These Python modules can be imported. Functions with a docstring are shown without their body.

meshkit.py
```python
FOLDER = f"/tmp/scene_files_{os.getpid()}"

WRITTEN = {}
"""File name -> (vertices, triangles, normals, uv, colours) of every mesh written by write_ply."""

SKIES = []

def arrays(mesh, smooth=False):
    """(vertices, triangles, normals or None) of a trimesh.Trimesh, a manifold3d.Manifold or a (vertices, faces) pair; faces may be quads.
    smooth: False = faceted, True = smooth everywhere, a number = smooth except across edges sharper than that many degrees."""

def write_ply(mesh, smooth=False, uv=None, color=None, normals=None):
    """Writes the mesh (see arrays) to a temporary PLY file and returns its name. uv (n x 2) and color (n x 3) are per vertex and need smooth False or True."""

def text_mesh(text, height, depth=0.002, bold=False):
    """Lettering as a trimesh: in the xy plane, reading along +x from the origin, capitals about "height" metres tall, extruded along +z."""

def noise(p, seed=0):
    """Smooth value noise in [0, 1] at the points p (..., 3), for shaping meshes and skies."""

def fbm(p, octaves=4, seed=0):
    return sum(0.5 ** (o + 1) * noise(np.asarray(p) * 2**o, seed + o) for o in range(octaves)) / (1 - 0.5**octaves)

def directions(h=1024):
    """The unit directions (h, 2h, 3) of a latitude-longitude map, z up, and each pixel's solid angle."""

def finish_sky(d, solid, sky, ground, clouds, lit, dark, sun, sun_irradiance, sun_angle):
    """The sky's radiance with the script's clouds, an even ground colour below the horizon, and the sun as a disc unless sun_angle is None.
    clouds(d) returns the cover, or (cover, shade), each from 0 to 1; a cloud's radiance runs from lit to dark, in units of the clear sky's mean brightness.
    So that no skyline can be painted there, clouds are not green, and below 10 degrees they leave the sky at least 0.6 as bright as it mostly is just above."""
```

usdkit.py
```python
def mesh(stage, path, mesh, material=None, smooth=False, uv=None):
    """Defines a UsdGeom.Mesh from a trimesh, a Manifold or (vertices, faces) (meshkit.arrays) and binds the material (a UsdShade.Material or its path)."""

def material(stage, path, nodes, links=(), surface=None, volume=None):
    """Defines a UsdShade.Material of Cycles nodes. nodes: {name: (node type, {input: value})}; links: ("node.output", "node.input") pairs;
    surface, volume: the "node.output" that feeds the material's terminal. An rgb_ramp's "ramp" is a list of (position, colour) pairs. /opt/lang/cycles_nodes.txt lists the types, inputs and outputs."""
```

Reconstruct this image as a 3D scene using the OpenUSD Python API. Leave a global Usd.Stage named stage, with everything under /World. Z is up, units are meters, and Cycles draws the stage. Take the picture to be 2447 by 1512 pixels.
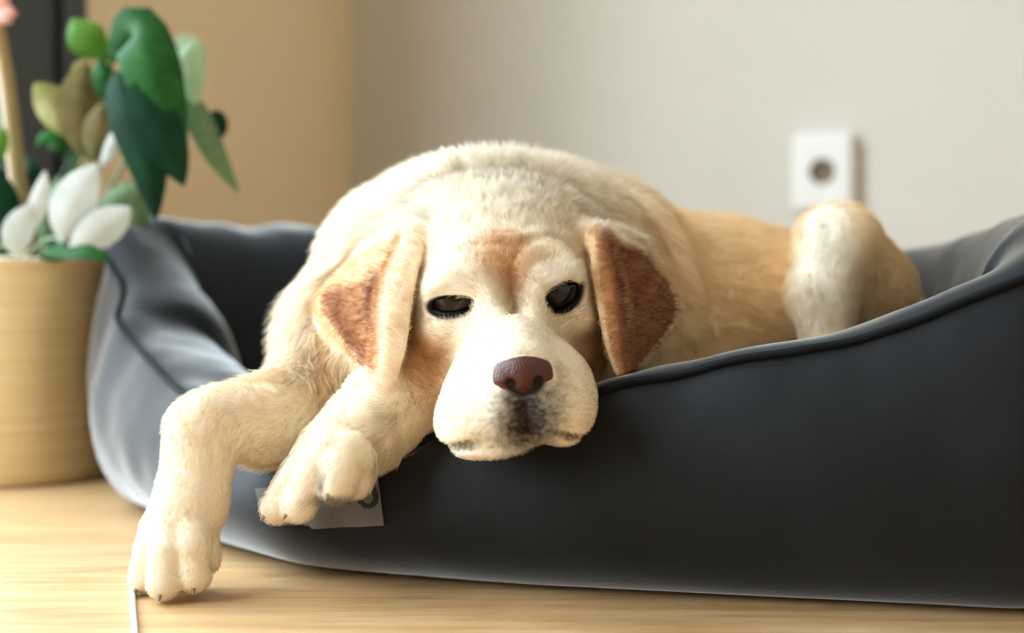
import math, numpy as np, trimesh, usdkit, meshkit
from pxr import Usd, UsdGeom, UsdLux, UsdShade, Gf, Sdf, Vt
from scipy.spatial import cKDTree
from scipy.interpolate import CubicSpline
import scipy.sparse as sp

stage = Usd.Stage.CreateInMemory()
UsdGeom.SetStageUpAxis(stage, 'Z')
UsdGeom.Xform.Define(stage, '/World')
stage.SetDefaultPrim(stage.GetPrimAtPath('/World'))

# ------------------------------------------------------------ camera, sky, sun, exposure
FPX, CX, HY, EYE = 50 / 36 * 2447, 1223.5, 600.0, 0.25      # focal length in pixels, horizon row, lens height


def P(px, py, d):
    """The point at distance d (metres along +y) seen at pixel (px, py)."""
    return np.array([(px - CX) / FPX * d, d, EYE - (py - HY) / FPX * d])


cam = UsdGeom.Camera.Define(stage, '/World/camera')
cam.AddTranslateOp().Set((0, 0, EYE))
cam.AddRotateXOp().Set(90)
cam.CreateHorizontalApertureAttr(36.0)
cam.CreateFocalLengthAttr(50.0)
cam.CreateVerticalApertureOffsetAttr(-(756 - HY) / 2447 * 36)
cam.CreateFStopAttr(2.6)
cam.CreateFocusDistanceAttr(1.02)
cam.CreateClippingRangeAttr((0.05, 200))
cam.CreateExposureAttr(-0.5)

sky = UsdLux.DomeLight.Define(stage, '/World/sky')
sky.CreateIntensityAttr(5.6)
sky.CreateColorAttr((0.76, 0.90, 1.0))
sun = UsdLux.DistantLight.Define(stage, '/World/sun')
sun.CreateIntensityAttr(5.2)
sun.CreateAngleAttr(14.0)
sun.CreateColorAttr((0.90, 0.95, 1.0))
SUN = np.array([0.75, 0.64, -0.56])                          # direction the sunlight travels
_m = Gf.Matrix4d().SetRotate(Gf.Rotation(Gf.Vec3d(0, 0, -1), Gf.Vec3d(*map(float, SUN))))
sun.AddTransformOp().Set(_m)


# ------------------------------------------------------------ helpers
def lin(r, g, b):
    c = np.array([r, g, b]) / 255.0
    return np.where(c < 0.04045, c / 12.92, ((c + 0.055) / 1.055) ** 2.4)


def mat(name, nodes, links=(), surface='p.BSDF'):
    return usdkit.material(stage, '/World/Looks/' + name, nodes, links, surface)


def plain(name, rgb, rough=0.5, **kw):
    return mat(name, {'p': ('principled_bsdf', dict(base_color=lin(*rgb), roughness=rough, **kw))})


_taken = {}


def numbered(parent, name):
    key = parent + '/' + name
    n = _taken.get(key, 0)
    _taken[key] = n + 1
    return key if n == 0 else f'{key}_{n:03d}'


def obj(name, mesh, material, parent=None, smooth=40):
    path = numbered(str(parent.GetPath()) if parent else '/World', name)
    return usdkit.mesh(stage, path, mesh, material, smooth=smooth).GetPrim()


def tag(o, label=None, category=None, group=None, kind=None):
    for k, v in (('label', label), ('category', category), ('group', group), ('kind', kind)):
        if v:
            o.SetCustomDataByKey(k, v)
    return o


def thing(name, label, category, loc=(0, 0, 0), **kw):
    x = UsdGeom.Xform.Define(stage, numbered('/World', name))
    x.AddTranslateOp().Set(tuple(map(float, loc)))
    return tag(x.GetPrim(), label, category, **kw)


def off(mesh, loc):
    """A mesh given in world coordinates, as seen from a thing standing at loc."""
    v, f = (mesh.vertices, mesh.faces) if hasattr(mesh, 'vertices') else mesh
    return (np.asarray(v) - np.asarray(loc), f)


def bx(x0, x1, y0, y1, z0, z1):
    m = trimesh.creation.box((x1 - x0, y1 - y0, z1 - z0))
    m.apply_translation(((x0 + x1) / 2, (y0 + y1) / 2, (z0 + z1) / 2))
    return m


def join(*ms):
    return trimesh.util.concatenate(list(ms))


def rbox(sx, sy, sz, r, seg=3):
    import manifold3d as m3
    pts = []
    s = m3.Manifold.sphere(r, 4 * seg)
    hull = [s.translate((x * (sx / 2 - r), y * (sy / 2 - r), z * (sz / 2 - r))) for x in (-1, 1) for y in (-1, 1) for z in (-1, 1)]
    me = m3.Manifold.batch_hull(hull).to_mesh()
    return trimesh.Trimesh(me.vert_properties[:, :3], me.tri_verts, process=False)


def grid_faces(n, m, wrap_n=False, wrap_m=False):
    i, j = np.meshgrid(np.arange(n if wrap_n else n - 1), np.arange(m if wrap_m else m - 1), indexing='ij')
    i2, j2 = (i + 1) % n, (j + 1) % m
    return np.stack([i * m + j, i2 * m + j, i2 * m + j2, i * m + j2], -1).reshape(-1, 4)


def lathe(profile, n=64):
    p = np.asarray(profile, float)
    a = np.arange(n) * 2 * np.pi / n
    v = np.stack([np.outer(np.cos(a), p[:, 0]), np.outer(np.sin(a), p[:, 0]), np.broadcast_to(p[:, 1], (n, len(p)))], -1)
    return v.reshape(-1, 3), grid_faces(n, len(p), True)


def tube(points, radii, sides=10, closed=False):
    p = np.asarray(points, float)
    n = len(p)
    r = np.broadcast_to(radii, (n,))
    t = (np.roll(p, -1, 0) - np.roll(p, 1, 0)) if closed else np.gradient(p, axis=0)
    t /= np.linalg.norm(t, axis=1, keepdims=True)
    ref = np.array([0, 0, 1.0]) if abs(t[:, 2]).max() < 0.95 else np.array([0.3, 1.0, 0.1])
    a = np.cross(t, ref); a /= np.linalg.norm(a, axis=1, keepdims=True)
    b = np.cross(t, a)
    g = np.arange(sides) * 2 * np.pi / sides
    v = p[:, None] + r[:, None, None] * (np.cos(g)[None, :, None] * a[:, None] + np.sin(g)[None, :, None] * b[:, None])
    f = grid_faces(n, sides, closed, True)
    v = v.reshape(-1, 3)
    f = np.vstack([f[:, [0, 2, 1]], f[:, [0, 3, 2]]])
    if not closed:
        v = np.vstack([v, p[0], p[-1]])
        k = np.arange(sides)
        k2 = (k + 1) % sides
        f = np.vstack([f, np.stack([np.full(sides, len(v) - 2), k, k2], 1), np.stack([np.full(sides, len(v) - 1), (n - 1) * sides + k2, (n - 1) * sides + k], 1)])
    return v, f


def spline(pts, n, closed=False):
    p = np.asarray(pts, float)
    if closed:
        p = np.vstack([p, p[:1]])
    u = np.r_[0, np.cumsum(np.linalg.norm(np.diff(p, axis=0), axis=1) ** 0.7)]
    cs = CubicSpline(u, p, bc_type='periodic' if closed else 'natural')
    return cs(np.linspace(0, u[-1], n, endpoint=not closed))


# ------------------------------------------------------------ the room
CORNER = np.array([-0.293, 2.6])
WB = np.array([0.926, -0.377])       # along the back wall, from the corner to the right
WL = np.array([-0.377, -0.926])      # along the left wall, from the corner towards the camera
ROOM_B, ROOM_L, CEIL = 3.3, 4.3, 2.45


def room_xy(b, l):
    return CORNER + WB * b + WL * l


def room_box(b0, b1, l0, l1, z0, z1):
    m = bx(b0, b1, l0, l1, z0, z1)
    v = np.array(m.vertices)
    xy = CORNER + np.outer(v[:, 0], WB) + np.outer(v[:, 1], WL)
    f = np.array(m.faces)[:, ::-1]
    return trimesh.Trimesh(np.c_[xy, v[:, 2]], f, process=False)


M_wall = mat('wall_paint', {
    'g': ('geometry', {}), 'n': ('noise_texture', dict(scale=260.0, detail=3.0)),
    'b': ('bump', dict(strength=0.12, distance=0.001)),
    'p': ('principled_bsdf', dict(base_color=lin(212, 206, 194), roughness=0.75))},
    [('g.position', 'n.vector'), ('n.fac', 'b.height'), ('b.normal', 'p.normal')])
M_wall_l = mat('beige_wall_paint', {
    'g': ('geometry', {}), 'n': ('noise_texture', dict(scale=260.0, detail=3.0)),
    'b': ('bump', dict(strength=0.12, distance=0.001)),
    'p': ('principled_bsdf', dict(base_color=lin(238, 214, 176), roughness=0.75))},
    [('g.position', 'n.vector'), ('n.fac', 'b.height'), ('b.normal', 'p.normal')])
M_wall_f = plain('taupe_wall_paint', (238, 226, 208), 0.8)
M_ceiling = plain('ceiling_paint', (246, 242, 234), 0.8)
M_frame = plain('anthracite_frame', (50, 56, 62), 0.45)
M_gap = plain('rubber_seal', (14, 18, 22), 0.6)

# floor: warm laminate, the grain runs along the picture's width
M_floor = mat('wood_floor', {
    'g': ('geometry', {}),
    'm1': ('mapping', dict(scale=(3.0, 34.0, 1.0), rotation=(0, 0, 0.03))), 'n1': ('noise_texture', dict(scale=2.2, detail=6.0, roughness=0.62, distortion=0.6)),
    'm2': ('mapping', dict(scale=(14.0, 260.0, 1.0), rotation=(0, 0, 0.03))), 'n2': ('noise_texture', dict(scale=1.6, detail=3.0, roughness=0.6)),
    'r1': ('rgb_ramp', dict(ramp=[(0.25, lin(178, 134, 86)), (0.5, lin(201, 163, 116)), (0.75, lin(215, 184, 142))])),
    'r2': ('rgb_ramp', dict(ramp=[(0.3, (0.80, 0.74, 0.66)), (0.6, (1, 1, 1))])),
    'x': ('mix_color', dict(blend_type='multiply', fac=0.6)),
    'b': ('bump', dict(strength=0.1, distance=0.0008)),
    'p': ('principled_bsdf', dict(roughness=0.42, specular_ior_level=0.4))},
    [('g.position', 'm1.vector'), ('g.position', 'm2.vector'), ('m1.vector', 'n1.vector'), ('m2.vector', 'n2.vector'),
     ('n1.fac', 'r1.fac'), ('n2.fac', 'r2.fac'), ('r1.color', 'x.a'), ('r2.color', 'x.b'), ('x.result', 'p.base_color'),
     ('n2.fac', 'b.height'), ('b.normal', 'p.normal')])

WIN0, WIN1, WIN_TOP = 0.755, 3.02, 2.25       # the glazed door's span along the left wall
T = 0.22
tag(obj('floor', room_box(-T, ROOM_B + T, -T, ROOM_L + T, -0.06, 0), M_floor, smooth=False), 'light warm wood floor with fine horizontal grain', 'floor', kind='structure')
tag(obj('wall_back', room_box(-T, ROOM_B + T, -T, 0, 0, CEIL), M_wall, smooth=False), 'off-white painted wall behind the dog bed', 'wall', kind='structure')
tag(obj('wall_left', join(room_box(-T, 0, 0, WIN0, 0, CEIL), room_box(-T, 0, WIN1, ROOM_L, 0, CEIL), room_box(-T, 0, WIN0, WIN1, WIN_TOP, CEIL)), M_wall_l, smooth=False),
    'shaded beige wall behind the potted plant', 'wall', kind='structure')
tag(obj('wall_right', room_box(ROOM_B, ROOM_B + T, 0, ROOM_L, 0, CEIL), M_wall_f, smooth=False), 'painted wall on the right of the room', 'wall', kind='structure')
tag(obj('wall_front', room_box(-T, ROOM_B + T, ROOM_L, ROOM_L + T, 0, CEIL), M_wall_f, smooth=False), 'painted wall behind the camera', 'wall', kind='structure')
tag(obj('ceiling', room_box(-T, ROOM_B + T, -T, ROOM_L + T, CEIL, CEIL + 0.1), M_ceiling, smooth=False), 'plain white ceiling', 'ceiling', kind='structure')

win = tag(UsdGeom.Xform.Define(stage, '/World/window_1').GetPrim(), 'dark anthracite frame of the glazed door behind the plant', 'window', kind='structure')
fw = 0.048
jb0, jb1 = -0.10, 0.012
obj('window_frame', join(room_box(jb0, jb1, WIN0, WIN0 + fw, 0, WIN_TOP), room_box(jb0, jb1, WIN1 - fw, WIN1, 0, WIN_TOP), room_box(jb0, jb1, WIN0 + fw, WIN1 - fw, WIN_TOP - fw, WIN_TOP),
                         room_box(jb0, 0.0, WIN0 + fw, WIN1 - fw, 0, 0.02)), M_frame, win, smooth=False)
mid = (WIN0 + WIN1) / 2
for a, b in ((WIN0 + fw + 0.007, mid - 0.003), (mid + 0.003, WIN1 - fw - 0.007)):
    s0, s1, sw = -0.085, 0.004, 0.10
    sash = obj('sash', join(room_box(s0, s1, a, a + sw, 0.025, WIN_TOP - fw - 0.006), room_box(s0, s1, b - sw, b, 0.025, WIN_TOP - fw - 0.006),
                            room_box(s0, s1, a + sw, b - sw, 0.025, 0.025 + sw), room_box(s0, s1, a + sw, b - sw, WIN_TOP - fw - 0.006 - sw, WIN_TOP - fw - 0.006)), M_frame, win, smooth=False)
obj('seal', room_box(-0.09, -0.06, WIN0 + fw, WIN1 - fw, 0.02, 0.026), M_gap, win, smooth=False)
obj('seal', room_box(-0.09, -0.03, WIN0 + fw - 0.001, WIN0 + fw + 0.008, 0.02, WIN_TOP - fw), M_gap, win, smooth=False)
M_paving = plain('added_paving', (150, 146, 140), 0.8)
added_ground = room_box(-9.0, -T, -3.0, 9.0, -0.12, -0.02)  # unseen slab added to keep out light from below the horizon
tag(obj('added_ground', added_ground, M_paving, smooth=False), 'unseen grey paving added outside the glazed door to block light from below', 'added_ground', kind='structure')

# ------------------------------------------------------------ wall socket
M_white = plain('white_plastic', (236, 234, 228), 0.35)
M_hole = plain('socket_recess', (120, 104, 76), 0.5)
M_metal = plain('socket_contact', (150, 140, 120), 0.35, metallic=1.0)
ray = P(1972, 412, 1.0)[:2]
A = np.array([[WB[0], -ray[0]], [WB[1], -ray[1]]])
sb = np.linalg.solve(A, -CORNER)
SXY, SZ = CORNER + WB * sb[0], P(0, 412, sb[1])[2]
sloc = np.array([*SXY, SZ])
socket = thing('wall_socket', 'white square power socket on the pale wall above the dog\'s hind leg', 'power socket', sloc)
nrm = np.array([-0.377, -0.926])      # out of the back wall, into the room
def on_wall(m):
    v = np.array(m.vertices if hasattr(m, 'vertices') else m[0])
    f = np.array(m.faces if hasattr(m, 'faces') else m[1])
    w = np.c_[np.outer(v[:, 0], WB) + np.outer(v[:, 1], nrm), v[:, 2]]
    return w, f[:, ::-1]
import manifold3d as m3
def to_man(t):
    return m3.Manifold(m3.Mesh(np.asarray(t.vertices, np.float32), np.asarray(t.faces, np.uint32)))
plate = rbox(0.096, 0.06, 0.124, 0.009)
cut = m3.Manifold.cylinder(0.06, 0.0205, 0.0205, 40).rotate((90, 0, 0)).translate((0, 0.075, 0))
body = (to_man(plate) - cut).to_mesh()
obj('socket_housing', on_wall((body.vert_properties[:, :3], body.tri_verts)), M_white, socket, smooth=35)
rec = m3.Manifold.cylinder(0.002, 0.0205, 0.0205, 40).rotate((90, 0, 0)).translate((0, 0.017, 0)).to_mesh()
obj('socket_recess', on_wall((rec.vert_properties[:, :3], rec.tri_verts)), M_hole, socket)
for s in (-1, 1):
    c = trimesh.creation.cylinder(0.0026, 0.003, sections=14); c.apply_transform(trimesh.transformations.rotation_matrix(np.pi / 2, (1, 0, 0))); c.apply_translation((s * 0.0095, 0.018, 0))
    obj('pin_hole', on_wall(c), M_gap, socket)
    c = bx(-0.0025, 0.0025, 0.017, 0.026, 0.0165, 0.0205) if s > 0 else bx(-0.0025, 0.0025, 0.017, 0.026, -0.0205, -0.0165)
    obj('earth_contact', on_wall(c), M_metal, socket)

# ------------------------------------------------------------ the dog: one implicit body, meshed once
def axis(parts):
    """Grid coordinates from (start, end, step) pieces."""
    out = [np.arange(a, b - 1e-9, s) for a, b, s in parts]
    return np.concatenate(out).astype(np.float32)


class Field:
    def __init__(self, ax, ay, az, far=0.06):
        self.ax = (ax, ay, az)
        self.v = np.full((len(ax), len(ay), len(az)), far, np.float32)
        self.flows = []

    def block(self, lo, hi, pad):
        s = tuple(slice(max(0, np.searchsorted(a, l - pad) - 1), np.searchsorted(a, h + pad) + 1) for a, l, h in zip(self.ax, lo, hi))
        g = np.stack(np.meshgrid(*(a[t] for a, t in zip(self.ax, s)), indexing='ij'), -1)
        return s, g

    def put(self, s, d, k, sub):
        a = self.v[s]
        if sub:
            h = np.maximum(k - np.abs(a + d), 0) / k
            self.v[s] = np.maximum(a, -d) + h * h * k / 4
        else:
            h = np.maximum(k - np.abs(a - d), 0) / k
            self.v[s] = np.minimum(a, d) - h * h * k / 4

    def cone(self, a, b, ra, rb, k=0.02, sub=False):
        a, b = np.asarray(a, np.float32), np.asarray(b, np.float32)
        r = max(ra, rb)
        s, g = self.block(np.minimum(a, b) - r, np.maximum(a, b) + r, k + 0.006)
        ab = b - a
        w = g - a
        t = np.clip((w @ ab) / max(float(ab @ ab), 1e-12), 0, 1)
        d = np.sqrt((((w - t[..., None] * ab)) ** 2).sum(-1)) - (ra + t * (rb - ra))
        self.put(s, d, k, sub)

    def chain(self, pts, k=0.02, kj=None, sub=False):
        """pts: (point, radius) along a limb."""
        for (a, ra), (b, rb) in zip(pts[:-1], pts[1:]):
            self.cone(a, b, ra, rb, kj or k, sub)

    def ell(self, c, rad, R=None, k=0.02, sub=False):
        c, rad = np.asarray(c, np.float32), np.asarray(rad, np.float32)
        R = np.eye(3, dtype=np.float32) if R is None else np.asarray(R, np.float32)     # rows: the ellipsoid's axes
        e = np.sqrt(((R * rad[:, None]) ** 2).sum(0))
        s, g = self.block(c - e, c + e, k + 0.006)
        w = (g - c) @ R.T
        k0 = np.sqrt(((w / rad) ** 2).sum(-1))
        k1 = np.sqrt(((w / rad ** 2) ** 2).sum(-1)) + 1e-9
        self.put(s, k0 * (k0 - 1) / k1, k, sub)

    def sheet(self, pts, r, k=0.004):
        """A flap: everything within r (one number, or one per point) of a dense sheet of points."""
        pts = np.asarray(pts, np.float32)
        r = np.broadcast_to(r, (len(pts),))
        s, g = self.block(pts.min(0) - r.max(), pts.max(0) + r.max(), k + 0.004)
        d, i = cKDTree(pts).query(g.reshape(-1, 3), workers=-1, distance_upper_bound=0.02)
        rr = np.r_[r, 0.0][i]
        d = np.where(np.isfinite(d), d, 0.05) - rr
        self.put(s, d.reshape(g.shape[:3]).astype(np.float32), k, False)


def surface_nets(field):
    v = field.v
    ins = v < 0
    n = v.shape
    cell = np.zeros([x - 1 for x in n], np.uint8)
    for dx in (0, 1):
        for dy in (0, 1):
            for dz in (0, 1):
                cell += ins[dx:n[0] - 1 + dx, dy:n[1] - 1 + dy, dz:n[2] - 1 + dz]
    act = np.nonzero((cell > 0) & (cell < 8))
    idx = np.full(cell.shape, -1, np.int32)
    idx[act] = np.arange(len(act[0]))
    i = np.stack(act, 1)
    acc, cnt = np.zeros((len(i), 3)), np.zeros(len(i))
    C = np.array([(a, b, c) for a in (0, 1) for b in (0, 1) for c in (0, 1)])
    val = {tuple(c): v[i[:, 0] + c[0], i[:, 1] + c[1], i[:, 2] + c[2]] for c in C}
    for c in C:
        for ax in range(3):
            if c[ax] == 0:
                e = c.copy(); e[ax] = 1
                a, b = val[tuple(c)], val[tuple(e)]
                m = (a < 0) != (b < 0)
                t = np.where(m, a / np.where(m, a - b, 1), 0)
                p = np.broadcast_to(c.astype(float), (len(i), 3)).copy(); p[:, ax] = t
                acc += p * m[:, None]; cnt += m
    loc = acc / cnt[:, None]
    pos = np.stack([field.ax[k][i[:, k]] + loc[:, k] * (field.ax[k][i[:, k] + 1] - field.ax[k][i[:, k]]) for k in range(3)], 1)
    quads = []
    for ax in range(3):
        o = [1 if k != ax else 0 for k in range(3)]
        sl0 = tuple(slice(o[k], n[k] - 1) for k in range(3))
        sl1 = tuple(slice(o[k] + (k == ax), n[k] - 1 + (k == ax)) for k in range(3))
        a, b = ins[sl0], ins[sl1]
        e = np.stack(np.nonzero(a != b), 1) + np.array(o)
        u, w = [k for k in range(3) if k != ax]
        def at(du, dw):
            q = e.copy(); q[:, u] -= du; q[:, w] -= dw
            return idx[q[:, 0], q[:, 1], q[:, 2]]
        qd = np.stack([at(1, 1), at(0, 1), at(0, 0), at(1, 0)], 1)
        flip = ins[e[:, 0], e[:, 1], e[:, 2]]
        if ax == 1:
            flip = ~flip
        qd[~flip] = qd[~flip][:, ::-1]
        quads.append(qd)
    return pos, np.vstack(quads)


def tri(q):
    return np.vstack([q[:, [0, 1, 2]], q[:, [0, 2, 3]]])


def taubin(v, f, n=6, lam=0.5, mu=-0.52):
    e = np.vstack([f[:, [0, 1]], f[:, [1, 2]], f[:, [2, 0]]])
    e = np.vstack([e, e[:, ::-1]])
    A_ = sp.coo_matrix((np.ones(len(e)), (e[:, 0], e[:, 1])), (len(v), len(v))).tocsr()
    A_.data[:] = 1
    D = sp.diags(1 / np.maximum(np.asarray(A_.sum(1)).ravel(), 1))
    L = D @ A_
    for _ in range(n):
        v = v + lam * (L @ v - v)
        v = v + mu * (L @ v - v)
    return v


def vnormals(v, f):
    n = np.zeros_like(v)
    fn = np.cross(v[f[:, 1]] - v[f[:, 0]], v[f[:, 2]] - v[f[:, 0]])
    for k in range(3):
        for c in range(3):
            n[:, c] += np.bincount(f[:, k], fn[:, c], len(v))
    return n / (np.linalg.norm(n, axis=1, keepdims=True) + 1e-20)


# head frame: origin between the eyes; columns right (picture right), forward (along the muzzle), up; in centimetres
PITCH, YAW, ROLL = math.radians(17), math.radians(6), math.radians(4)
fwd = np.array([math.sin(YAW) * math.cos(PITCH), -math.cos(YAW) * math.cos(PITCH), -math.sin(PITCH)])
r0 = np.cross(np.array([0, 0, 1.0]), -fwd); r0 = -r0 if r0[0] < 0 else r0
r0 /= np.linalg.norm(r0)
u0 = np.cross(fwd, r0); u0 = -u0 if u0[2] < 0 else u0
right = r0 * math.cos(ROLL) + u0 * math.sin(ROLL)
upv = u0 * math.cos(ROLL) - r0 * math.sin(ROLL)
HEAD = P(1212, 722, 1.06)
HR = np.stack([right, fwd, upv])          # rows


def h(r, f, u):
    return HEAD + (np.array([r, f, u]) / 100) @ HR


def hrot(ax_, deg):
    """Head axes turned about one of themselves: rows for Field.ell."""
    return trimesh.transformations.rotation_matrix(math.radians(deg), np.eye(3)[ax_])[:3, :3].T @ HR


G = Field(axis([(-0.335, -0.315, .004), (-0.315, 0.150, .0016), (0.150, 0.47, .0042)]),
          axis([(0.90, 1.165, .0016), (1.165, 1.56, .0042)]),
          axis([(-0.012, 0.262, .0016), (0.262, 0.38, .003)]))
pr = lambda px, d: px / FPX * d
def S(px, py, d, rpx):
    return (P(px, py, d), pr(rpx, d))

# trunk and neck
G.chain([S(2080, 860, 1.39, 180), S(1900, 835, 1.385, 262), S(1700, 818, 1.375, 290), S(1510, 822, 1.335, 300)], 0.02)
G.chain([S(1490, 800, 1.33, 300), S(1270, 737, 1.27, 340), S(1110, 722, 1.245, 335)], 0.03)
G.chain([S(980, 745, 1.235, 240), S(892, 845, 1.21, 195)], 0.03)                 # shoulder, picture left
G.chain([S(870, 840, 1.2, 185), S(800, 930, 1.17, 125)], 0.03)
G.chain([S(1480, 800, 1.25, 190), S(1400, 850, 1.2, 150)], 0.04)                 # shoulder, picture right
G.ell(P(985, 850, 1.165), (0.085, 0.075, 0.08), None, 0.03)                      # chest
G.chain([S(1150, 700, 1.22, 275), S(1205, 670, 1.15, 225)], 0.04)                # neck into the head
G.ell(P(910, 580, 1.22), (0.034, 0.05, 0.036), None, 0.02)
# loose rolls of skin behind the head
for pts_, rr_ in (([(965, 560, 1.165), (1050, 492, 1.155), (1190, 466, 1.152), (1330, 488, 1.155), (1440, 560, 1.165)], 27),
                  ([(890, 560, 1.20), (990, 455, 1.185), (1150, 412, 1.18), (1320, 430, 1.185), (1460, 510, 1.20), (1545, 620, 1.205)], 36),
                  ([(1380, 430, 1.25), (1500, 480, 1.235), (1590, 570, 1.225), (1635, 690, 1.215), (1640, 800, 1.20)], 40)):
    pp = spline([P(*q_) for q_ in pts_], 14)
    G.chain([(x_, pr(1.2 * rr_ * (0.55 + 0.45 * math.sin(math.pi * (i_ + 1) / 15)), 1.18)) for i_, x_ in enumerate(pp)], 0.006)
# hind leg, knee up
G.chain([S(2003, 585, 1.26, 92), S(2040, 700, 1.30, 130), S(2030, 860, 1.34, 185)], 0.02)
G.chain([S(2000, 590, 1.255, 85), S(1965, 700, 1.235, 66), S(1985, 900, 1.215, 52)], 0.02)
G.chain([S(1985, 900, 1.215, 52), S(1930, 960, 1.16, 55)], 0.02)
# tail, lying round in the bed behind the hind leg
G.chain([S(2120, 850, 1.42, 90), S(2060, 900, 1.49, 62), S(1900, 930, 1.51, 50), S(1720, 940, 1.5, 30)], 0.03)

# head
G.ell(h(0, -5.6, -0.6), np.array([6.6, 7.0, 5.0]) / 100, HR, 0.02)
G.ell(h(0, -2.4, 0.9), np.array([4.7, 3.2, 3.0]) / 100, HR, 0.02)                  # forehead
for s in (-1, 1):
    G.ell(h(s * 5.0, -4.6, -3.0), np.array([2.6, 4.2, 3.6]) / 100, HR, 0.025)    # cheek
    G.ell(h(s * 4.3, -3.6, -6.2), np.array([3.0, 4.6, 3.2]) / 100, HR, 0.03)     # jowl
    G.ell(h(s * 3.7, -0.6, 1.75), np.array([1.9, 1.3, 0.95]) / 100, hrot(1, s * -12), 0.014)  # brow
    G.ell(h(s * 4.3, -0.5, -1.9), np.array([2.2, 1.6, 1.1]) / 100, HR, 0.015)    # below the eye
G.cone(h(0, 0.0, -1.2), h(0, 9.2, -1.5), 0.0255, 0.0175, 0.02)                     # bridge
G.cone(h(0, 2, -3.8), h(0, 7.6, -3.8), 0.036, 0.027, 0.02)
G.ell(P(1142, 975, 1.010), np.array([2.6, 4.2, 2.9]) / 100, hrot(1, -8), 0.030)   # flews: the left hangs, the right is pushed up by the rim
G.ell(P(1342, 940, 1.006), np.array([2.3, 4.2, 2.7]) / 100, hrot(1, 14), 0.028)
G.ell(P(1128, 1012, 0.995), np.array([2.45, 3.0, 1.8]) / 100, HR, 0.014)
G.ell(P(1345, 985, 0.993), np.array([1.7, 3.0, 1.8]) / 100, HR, 0.014)
G.ell(P(1205, 990, 0.974), np.array([1.5, 1.7, 2.1]) / 100, HR, 0.010)             # lips below the nose
G.ell(P(1300, 978, 0.974), np.array([1.4, 1.7, 2.0]) / 100, HR, 0.010)
G.cone(h(0, -2, -7.6), P(1195, 1005, 1.0), 0.030, 0.020, 0.012)                    # lower jaw, flat on the rim
G.ell(P(1185, 1046, 0.990), np.array([3.2, 2.7, 0.8]) / 100, hrot(1, -2), 0.006)
G.ell(h(0, 10.0, -1.5), np.array([1.9, 1.2, 1.3]) / 100, HR, 0.012)                # nose bed
# carving: forehead furrow, philtrum, mouth, eye openings
G.ell(h(0.3, 2.3, 2.2), np.array([0.6, 1.8, 2.6]) / 100, HR, 0.02, True)
G.ell(P(1256, 1000, 0.945), np.array([0.1, 0.75, 1.7]) / 100, HR, 0.006, True)
mouth = [P(1052, 1062, 1.0), P(1095, 1064, 0.975), P(1170, 1060, 0.958), P(1232, 1046, 0.952), P(1300, 1042, 0.956), P(1375, 1040, 0.975), P(1405, 1020, 1.0)]
mouth = spline(mouth, 25)
for a_, b_ in zip(mouth[:-1], mouth[1:]):
    G.cone(a_, b_, 0.0022, 0.0022, 0.005, True)
EYE_R = 0.0215
eyes = {-1: dict(c=h(-3.72, -1.95, 0.12), w=2.3, t=1.05, b=0.66, tilt=-9), 1: dict(c=h(3.7, -1.95, 0.05), w=2.3, t=1.3, b=1.15, tilt=-20)}
for s, e in eyes.items():
    G.ell(e['c'], np.array([2.4, 2.24, 1.9]) / 100, HR, 0.012)                    # lids round the ball
    G.ell(e['c'] + fwd * 0.0195, np.array([e['w'] + .02, 1.5, (e['t'] + e['b']) / 2 + .08]) / 100, hrot(1, e['tilt']), 0.004, True)

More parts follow.
